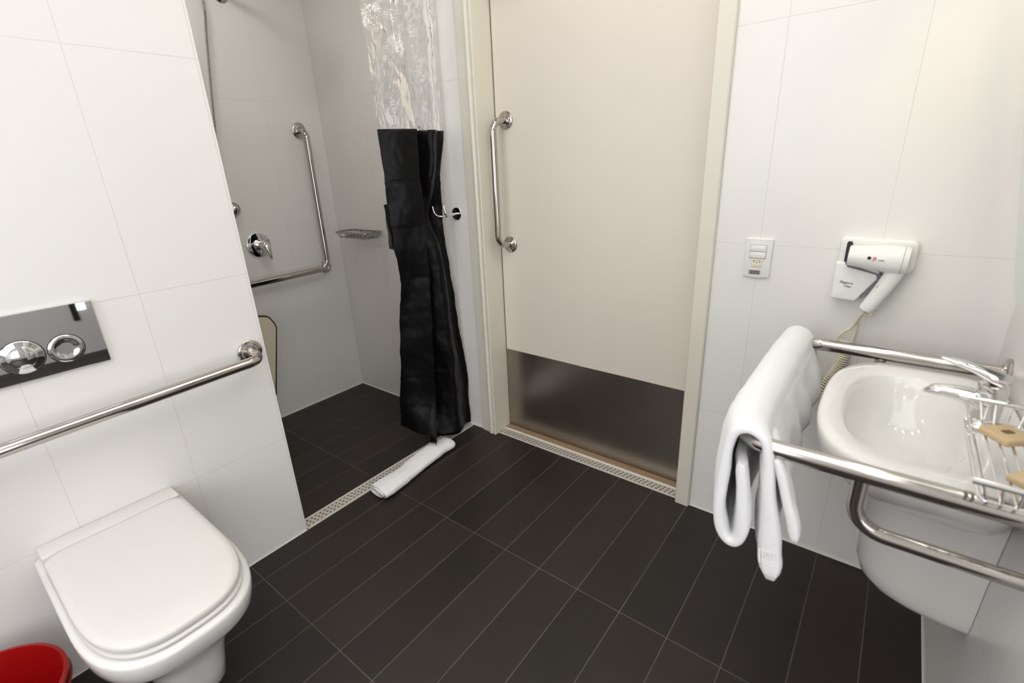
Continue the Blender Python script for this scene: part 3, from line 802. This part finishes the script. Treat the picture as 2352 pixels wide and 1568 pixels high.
hd = root('hair_dryer', 'white hair dryer resting in its wall holder', 'hair dryer', (1.6, -.06, 1.0))
bm = bmesh.new()
ax0 = Vector((1.528, -.062, 1.041)); ax1 = Vector((1.664, -.062, 1.036)); d = (ax1-ax0)
prof = [(0, 0.004), (.020, .004), (.024, 0), (.0265, 0.001), (.0285, .02), (.032, .05), (.0355, .085), (.0365, .11), (.0355, .124), (.033, .131), (.030, .1325), (.028, .131), (.0, .129)]
lathe(bm, prof, ax0, d, 40)
brl = link('barrel', bm, m_white, hd, True, 40)
bm = bmesh.new(); lathe(bm, [(.0345, .118), (.0365, .1185), (.0365, .1195), (.0345, .120)], ax0, d, 40); link('grille_seam', bm, M('seam', (.35, .33, .27), .5), brl)
bm = bmesh.new(); lathe(bm, [(.0215, -.0005), (.0255, -.0015), (.0262, .0015), (.0268, .0045), (.025, .005)], ax0, d, 32); link('nozzle_ring', bm, M('nozzle_dark', (.03, .03, .05), .4), hd)
bm = bmesh.new()
hp = catmull([(1.640, -.060, 1.015), (1.630, -.060, .985), (1.614, -.058, .945), (1.596, -.056, .905), (1.590, -.055, .893)], 6)
tube(bm, hp, taper(len(hp), [.021, .0205, .0195, .0185, .0178, .0165]), 32, True, ((0, 1, 0), .75)); hnd = link('handle', bm, m_white, hd, True, 50)
bm = bmesh.new(); t = bmesh.new(); box(t, (-.004, -.0035, -.009), (.004, .0035, .009), .0015, 2); merge(bm, t, 0, Matrix.Translation((1.611, -.066, .966)) @ Matrix.Rotation(radians(24), 4, 'Y')); link('slide_switch', bm, M('switch_grey', (.25, .25, .27), .5), hnd)
bm = bmesh.new(); lathe(bm, [(.0042, 0), (.0042, .0015), (0, .0018)], (1.5765, -.0942, 1.0425), (0, -1, 0), 20); link('brand_mark', bm, m_black, brl)
text('brand_text', 'JS', .0115, m_pink, brl, Matrix.Translation((1.5885, -.0972, 1.0415)) @ TX, .0003)
text('brand_text', 'online', .0050, m_text, brl, Matrix.Translation((1.6030, -.0984, 1.0385)) @ TX, .0001)
# cord: strap loop, then a coil falling behind the basin rail
bm = bmesh.new()
tube(bm, catmull([(1.590, -.055, .893), (1.590, -.045, .880), (1.604, -.04, .872), (1.602, -.04, .884), (1.586, -.04, .878), (1.580, -.035, .866), (1.574, -.028, .845), (1.566, -.022, .826), (1.549, -.020, .808), (1.541, -.018, .790), (1.548, -.018, .780), (1.570, -.018, .778)], 8), .0034, 8)
tube(bm, catmull([(1.590, -.045, .880), (1.582, -.03, .862), (1.578, -.02, .842), (1.577, -.018, .82), (1.575, -.018, .79), (1.573, -.018, .765)], 8), .0034, 8)
cen = catmull([(1.560, -.020, .775), (1.562, -.020, .745), (1.558, -.020, .712), (1.548, -.020, .680), (1.536, -.020, .650), (1.532, -.022, .61), (1.55, -.025, .57), (1.60, -.03, .545), (1.68, -.035, .55)], 60)
N = len(cen); hel = []
for i, p in enumerate(cen):
    T = (cen[min(i+1, N-1)]-cen[max(i-1, 0)]).normalized(); n1 = T.cross(Vector((0, 1, 0))).normalized(); n2 = Vector((0, 1, 0))
    a = i/N*2*pi*38
    hel.append(p+n1*cos(a)*.0115+n2*sin(a)*.0115)
hel2 = [hel[0]]
tube(bm, hel, .0034, 7)
link('coiled_cord', bm, m_cord, hd, True, 180)

# ------------------------------------------------------------------ basin
BY = -.452
def bsec(cx, af, ab, hw, z, nf=2.7, nb=6.0, m=64, cy=BY):
    pts = []
    for k in range(m):
        a = 2*pi*k/m; c, s = cos(a), sin(a)
        n = nf if c < 0 else nb
        x = cx + (af if c < 0 else ab)*math.copysign(abs(c)**(2/n), c)
        y = cy + hw*math.copysign(abs(s)**(2/nf), s)
        pts.append(Vector((x, y, z)))
    return pts
bs = root('washbasin', 'white ceramic washbasin with half pedestal on the right wall', 'washbasin', (W, BY, .6))
bm = bmesh.new()
cx = 1.71; ab = W-.001-cx
R_ = [bsec(1.78, .09, ab-.07, .08, .60), bsec(1.77, .115, ab-.06, .13, .625), bsec(1.745, .14, ab-.035, .19, .665), bsec(1.73, .155, ab-.02, .235, .70), bsec(1.718, .158, ab-.008, .262, .735), bsec(cx, .157, ab, .276, .765), bsec(cx, .158, ab, .280, .780), bsec(cx, .157, ab, .279, .788), bsec(cx, .152, ab-.002, .274, .7925),
      bsec(1.712, .135, ab-.010, .255, .7915), bsec(1.70, .108, .122, .213, .7885, 2.6, 3.0), bsec(1.70, .102, .114, .206, .782, 2.5, 2.8), bsec(1.70, .097, .106, .196, .760, 2.4, 2.6), bsec(1.705, .088, .094, .178, .718, 2.3, 2.4), bsec(1.71, .070, .078, .145, .682, 2.2, 2.2), bsec(1.72, .045, .05, .09, .660, 2, 2), bsec(1.725, .02, .02, .03, .653, 2, 2)]
loft(bm, R_, True, True, True)
link('bowl', bm, m_ceramic, bs, True, 75)
bm = bmesh.new()
def psec(f, hw, z, zdrop=0.0, m=28):
    pts = []
    for k in range(m+1):
        a = -pi/2+pi*k/m
        x = W-.001-(W-.001-f)*abs(cos(a))**.75
        y = BY+hw*sin(a)
        pts.append(Vector((x, y, z+max(0, (.42-z)/.10)*.035*abs(sin(a))**2)))
    return pts
loft(bm, [psec(1.850, .080, .322), psec(1.80, .085, .324), psec(1.755, .089, .331), psec(1.720, .092, .346), psec(1.695, .094, .370), psec(1.680, .096, .41), psec(1.672, .098, .48), psec(1.670, .104, .56), psec(1.668, .115, .66)], True, True, True)
link('half_pedestal', bm, m_ceramic, bs, True, 50)
bm = bmesh.new(); lathe(bm, [(0, .001), (.016, .001), (.022, .003), (.023, .001), (.023, -.004)], (1.725, BY, .655), (0, 0, 1), 28)
link('drain_ring', bm, m_chrome, bs)
bm = bmesh.new(); lathe(bm, [(0, .0), (.007, 0), (.0085, .0015), (.009, .0)], (1.811, BY, .755), (-1, 0, .35), 20)
link('overflow_hole', bm, m_chrome, bs)

# faucet
fc = root('faucet', 'chrome single-lever faucet on the washbasin', 'faucet', (1.822, BY, .79))
FX = 1.822; FY = BY
bm = bmesh.new(); lathe(bm, [(0, 0), (.027, 0), (.028, .004), (.024, .008), (.0225, .02), (.0225, .062), (.024, .075), (.022, .088), (0, .092)], (FX, FY, .791), (0, 0, 1), 36)
link('body', bm, m_chrome, fc, True, 40)
bm = bmesh.new()
sp = catmull([(FX-.005, FY, .838), (FX-.035, FY, .848), (FX-.072, FY, .850), (FX-.100, FY, .842)], 12)
tube(bm, sp, taper(len(sp), [.024, .0225, .0195, .016, .0135, .004]), 32, True, ((0, 0, 1), .80)); link('spout', bm, m_chrome, fc, True, 50)
bm = bmesh.new()
lv = catmull([(FX+.012, FY, .888), (FX-.01, FY, .898), (FX-.045, FY, .910), (FX-.085, FY, .919)], 12)
tube(bm, lv, taper(len(lv), [.021, .022, .018, .0145, .013, .005]), 32, True, ((-.2, 0, 1), .42)); link('lever', bm, m_chrome, fc, True, 50)

# ------------------------------------------------------------------ steel rail around the basin
YN, YF, ZR, XF = -.790, -.162, .808, 1.448
rl = root('basin_rail', 'polished steel support rail looping around the washbasin', 'grab rail', (W, BY, .8))
bm = bmesh.new(); tube(bm, fillet([(W-.002, YF, ZR), (XF, YF, ZR), (XF, YN, ZR), (W-.002, YN, ZR)], .072, 12), .0165, 22); link('top_rail', bm, m_bar, rl)
for y in (YN, YF):
    bm = bmesh.new(); tube(bm, fillet([(1.648, y, ZR-.006), (1.648, y, .700), (W-.002, y, .700)], .055, 10), .0125, 18); link('lower_brace', bm, m_bar, rl)
    for z in (ZR, .700):
        bm = bmesh.new(); flange(bm, (W, y, z), (-1, 0, 0), .036 if z > .75 else .032); link('flange', bm, m_bar, rl)

# ------------------------------------------------------------------ towel over the rail
ht = root('hand_towel', 'white towel folded over the front of the basin rail', 'towel', (XF, -.45, ZR))
def towel_body(name, path, hts, ys, seed=0.0, inner_idx=None):
    """path: cross-section centre line (x rel. to the rail, z); hts: half thickness per point; ys: y stations"""
    CY = [(-.815, 1.476), (-.79, 1.472), (-.75, 1.459), (-.70, 1.450), (-.60, 1.448), (-.30, 1.448), (-.14, 1.452)]
    IN = [(-.815, .532), (-.745, .535), (-.722, .655), (-.50, .66), (-.30, .665), (-.14, .69)]
    OUT = [(-.815, .012), (-.70, .012), (-.50, .03), (-.14, .06)]
    def lp(tab, y):
        for a, b in zip(tab[:-1], tab[1:]):
            if y <= b[0]: return a[1]+(b[1]-a[1])*max(0, (y-a[0])/(b[0]-a[0]))
        return tab[-1][1]
    pc = catmull([(p[0], h, p[1]) for p, h in zip(path, hts)], 5)
    n = len(pc); apex = max(range(n), key=lambda k: pc[k].z)
    rings = []
    for j, y in enumerate(ys):
        c = lp(CY, y); zi = lp(IN, y); up = lp(OUT, y)
        endf = min(1, 0.55+(min(j, len(ys)-1-j))*.16)
        P = []
        for k, q in enumerate(pc):
            x, z = q.x, q.z
            if z < .80:
                if k < apex and name == 'folded_body': z = .80+(z-.80)*(.80-zi)/(.80-.532)
                else: z = z+up*(.80-z)/.23
            hang = max(0, (.80-z)/.25)
            w = noise.noise_vector(Vector((x*8+seed, y*13, z*5)))*.010*hang + noise.noise_vector(Vector((x*25+seed, y*30, z*16)))*.0028*(.4+hang)
            if k < apex and y > -.72: x += .010*hang*sin(y*48+1)
            P.append(Vector((c+x+w.x, y+w.y*(1 if 2 < j < len(ys)-3 else .5), z+w.z*.4)))
        L, Rr = [], []
        for k in range(n):
            t = P[min(k+1, n-1)]-P[max(k-1, 0)]; t.y = 0; t.normalize()
            nrm = Vector((-t.z, 0, t.x)); h = pc[k].y*endf*(1+.18*noise.noise(P[k]*22))
            e = min(k, n-1-k); h *= (.60, .88, .97, 1.0)[min(e, 3)]
            L.append(P[k]+nrm*h); Rr.append(P[k]-nrm*h)
        rings.append(L+Rr[::-1])
    bm = bmesh.new(); R = loft(bm, rings, True, False, False)
    for ring in (R[0], R[-1]):                      # end caps as strips between the two faces of the cloth
        m = len(ring)//2
        for k in range(m-1): bm.faces.new((ring[k], ring[k+1], ring[2*m-2-k], ring[2*m-1-k]))
    return link(name, bm, m_towel, ht, True, 180)
YS = [-.812, -.810, -.806, -.800, -.79, -.78, -.77, -.76, -.75, -.742, -.735, -.728, -.72, -.71] + [-.70+.54*k/46 for k in range(1, 45)] + [-.156, -.152, -.149, -.147]
towel_body('folded_body', [(.066, .536), (.060, .60), (.051, .68), (.042, .745), (.0365, .790), (.026, .826), (0, .841), (-.024, .830), (-.0335, .795), (-.036, .74), (-.037, .66), (-.032, .60), (-.021, .572), (-.004, .570), (.006, .592), (.008, .64), (.003, .70), (-.004, .745), (-.004, .765)],
     [.020, .0205, .0155, .012, .010, .0095, .0095, .0095, .010, .012, .012, .0115, .010, .010, .0115, .013, .012, .010, .008], YS, 2.0)
towel_body('inner_flap', [(.100, .632), (.092, .665), (.078, .71), (.066, .75), (.055, .782), (.049, .795)], [.010, .012, .0105, .010, .008, .005], [y for y in YS if y < -.70]+[-.69, -.685], 7.0)
bm = bmesh.new()
for a in range(6):
    for b in range(7):
        lathe(bm, [(.0024, -.001), (.0019, .0000), (.001, .0006), (0, .0008)], (1.5245+.0048*a-.0006*b, -.8122, .566+.0048*b+.0024*(a % 2)), (0, -1, 0), 8)
link('woven_dots', bm, m_towel, ht, True, 180)

# ------------------------------------------------------------------ basket and soaps by the basin
BZ = .885
basket('soap_basket', 'wire soap basket above the washbasin holding two kraft soap packets', 1.764, -.862, 1.885, -.560, BZ, .034, 6, 'x', (W, -.7, BZ),
       [((W, -.63, BZ-.004), (W-.006, -.63, BZ-.004)), ((W, -.79, BZ-.004), (W-.006, -.79, BZ-.004))])
def soap(label, c, rz, s=1.0):
    r = root('soap_packet', label, 'soap', c)
    bm = bmesh.new(); t = bmesh.new(); box(t, (-.026*s, -.026*s, -.0065), (.026*s, .026*s, .0065), .004, 3)
    merge(bm, t, 0, Matrix.Translation(c) @ Matrix.Rotation(rz, 4, 'Z'))
    wr = link('wrapper', bm, m_kraft, r)
    bm = bmesh.new(); t = bmesh.new(); prism(t, rrect(-.009, -.006, .009, .006, .004), 'z', .0066, .0069); merge(bm, t, 0, Matrix.Translation(c) @ Matrix.Rotation(rz, 4, 'Z'))
    link('printed_mark', bm, m_ink, wr, False)
soap('kraft paper soap packet in the far end of the wire basket', (1.826, -.632, BZ-.034+.0085), radians(40))
soap('kraft paper soap packet in the near end of the wire basket', (1.846, -.775, BZ-.034+.0085), radians(52))

# ------------------------------------------------------------------ tilted mirror and the added lamp over it
mr = root('mirror', 'frameless mirror tilted forward above the washbasin', 'mirror', (W, -.5, 1.0))
a = math.atan(.182); Lm = .80
MX = Matrix.Translation((1.848, 0, 1.0)) @ Matrix.Rotation(-a, 4, 'Y')
bm = bmesh.new(); t = bmesh.new(); prism(t, rrect(-.80, 0, -.203, Lm, .03), 'x', 0.0, .004); merge(bm, t, 0, MX); link('backing', bm, m_mirroredge, mr, False)
bm = bmesh.new(); t = bmesh.new(); prism(t, rrect(-.7985, .0015, -.2045, Lm-.0015, .029), 'x', -.001, 0.0); merge(bm, t, 0, MX); link('glass', bm, m_mirror, mr, False)
for y in (-.70, -.30):
    bm = bmesh.new(); tube(bm, [(W, y, 1.06), (1.846, y, 1.06)], .008, 12); link('lower_standoff', bm, m_chrome, mr)
    bm = bmesh.new(); tube(bm, [(W, y, 1.70), (1.728, y, 1.70)], .008, 12); link('upper_standoff', bm, m_chrome, mr)
wl = root('added_glow_lamp', 'added warm lamp above the mirror for the glow on the door wall', 'lamp', (W, -.62, 2.15))
bm = bmesh.new(); box(bm, (1.80, -.70, 2.15), (W, -.54, 2.19), .004, 2); link('bracket', bm, m_chrome, wl)
bm = bmesh.new(); tube(bm, [(1.72, -.72, 2.17), (1.72, -.52, 2.17)], .02, 20); tube(bm, [(1.72, -.62, 2.17), (1.81, -.62, 2.17)], .008, 12); link('tube_cover', bm, m_warm, wl)

# body of the added ceiling panel, soft fill only
cl = root('ceiling_fill_panel', 'added flat ceiling panel giving soft fill light', 'lamp', (1.20, -1.50, CH))
bm = bmesh.new(); box(bm, (.57, -2.63, CH-.03), (1.83, -.37, CH-.001), .004, 2); link('housing', bm, m_white, cl, False)
bm = bmesh.new(); box(bm, (.60, -2.60, CH-.036), (1.80, -.40, CH-.030)); link('diffuser', bm, m_glow, cl, False)

# body of the lamp added to brighten the shower
scl = root('shower_fill_lamp', 'added round ceiling lamp brightening the shower', 'lamp', (-.50, -.75, CH))
bm = bmesh.new(); lathe(bm, [(0, 0), (.14, 0), (.14, -.02), (.125, -.035), (.12, -.035)], (-.50, -.75, CH-.001), (0, 0, 1), 40); link('housing', bm, m_white, scl)
bm = bmesh.new(); lathe(bm, [(0, -.040), (.11, -.040), (.12, -.035), (.12, -.03)], (-.50, -.75, CH-.001), (0, 0, 1), 40); link('diffuser', bm, m_glow, scl)
# added windows, out of view, that carry the rear and side fill
bm = bmesh.new(); box(bm, (.21, YB+.001, .91), (1.29, YB+.03, 2.19), .004, 2)
wf = struct('fill_window_1', bm, m_frame)
bm = bmesh.new(); box(bm, (.25, YB+.03, .95), (1.25, YB+.034, 2.15)); pn = link('fill_pane', bm, m_pane_glow, None, False); pn.parent = wf
bm = bmesh.new(); box(bm, (XR2-.03, -3.00, .41), (XR2-.001, -1.60, 2.09), .004, 2)
wf = struct('fill_window_2', bm, m_frame)
bm = bmesh.new(); box(bm, (XR2-.034, -2.95, .45), (XR2-.030, -1.65, 2.05)); pn = link('fill_pane', bm, m_pane_glow, None, False); pn.parent = wf

bm = bmesh.new(); box(bm, (XR2-.02, -.955, .27), (XR2-.001, -.92, .52), .002, 1); struct('reflection_strip', bm, m_black)  # added dark strip, there only to be reflected in the flush plate
bm = bmesh.new(); box(bm, (XR2-.02, -.92, .34), (XR2-.001, -.865, .52), .002, 1); pn = link('reflection_glow', bm, m_pane_glow, None, False); pn.parent = bpy.data.objects['reflection_strip']  # added glowing strip beside it for the same reflection

lab = ['recessed downlight in the corner above the shower entrance and door', 'recessed downlight in the ceiling corner above the hair dryer', 'recessed downlight in the rear ceiling corner on the toilet side', 'recessed downlight in the rear ceiling corner away from the toilet', 'recessed downlight in the ceiling in front of the door']
m_down = M('downlight_glow', (1, 1, 1), .5); setglow(m_down, (1.0, 0.93, 0.82), 8)
for (dx_, dy_), lb in zip(DOWN, lab):
    q = root('downlight', lb, 'lamp', (dx_, dy_, CH))
    bm = bmesh.new(); lathe(bm, [(.05, -.001), (.062, -.001), (.062, -.006), (.052, -.008), (.05, -.004)], (dx_, dy_, CH), (0, 0, 1), 28); link('bezel', bm, m_white, q)
    bm = bmesh.new(); lathe(bm, [(0, -.002), (.05, -.002), (.05, -.001), (0, -.001)], (dx_, dy_, CH), (0, 0, 1), 28); link('lens', bm, m_down, q)
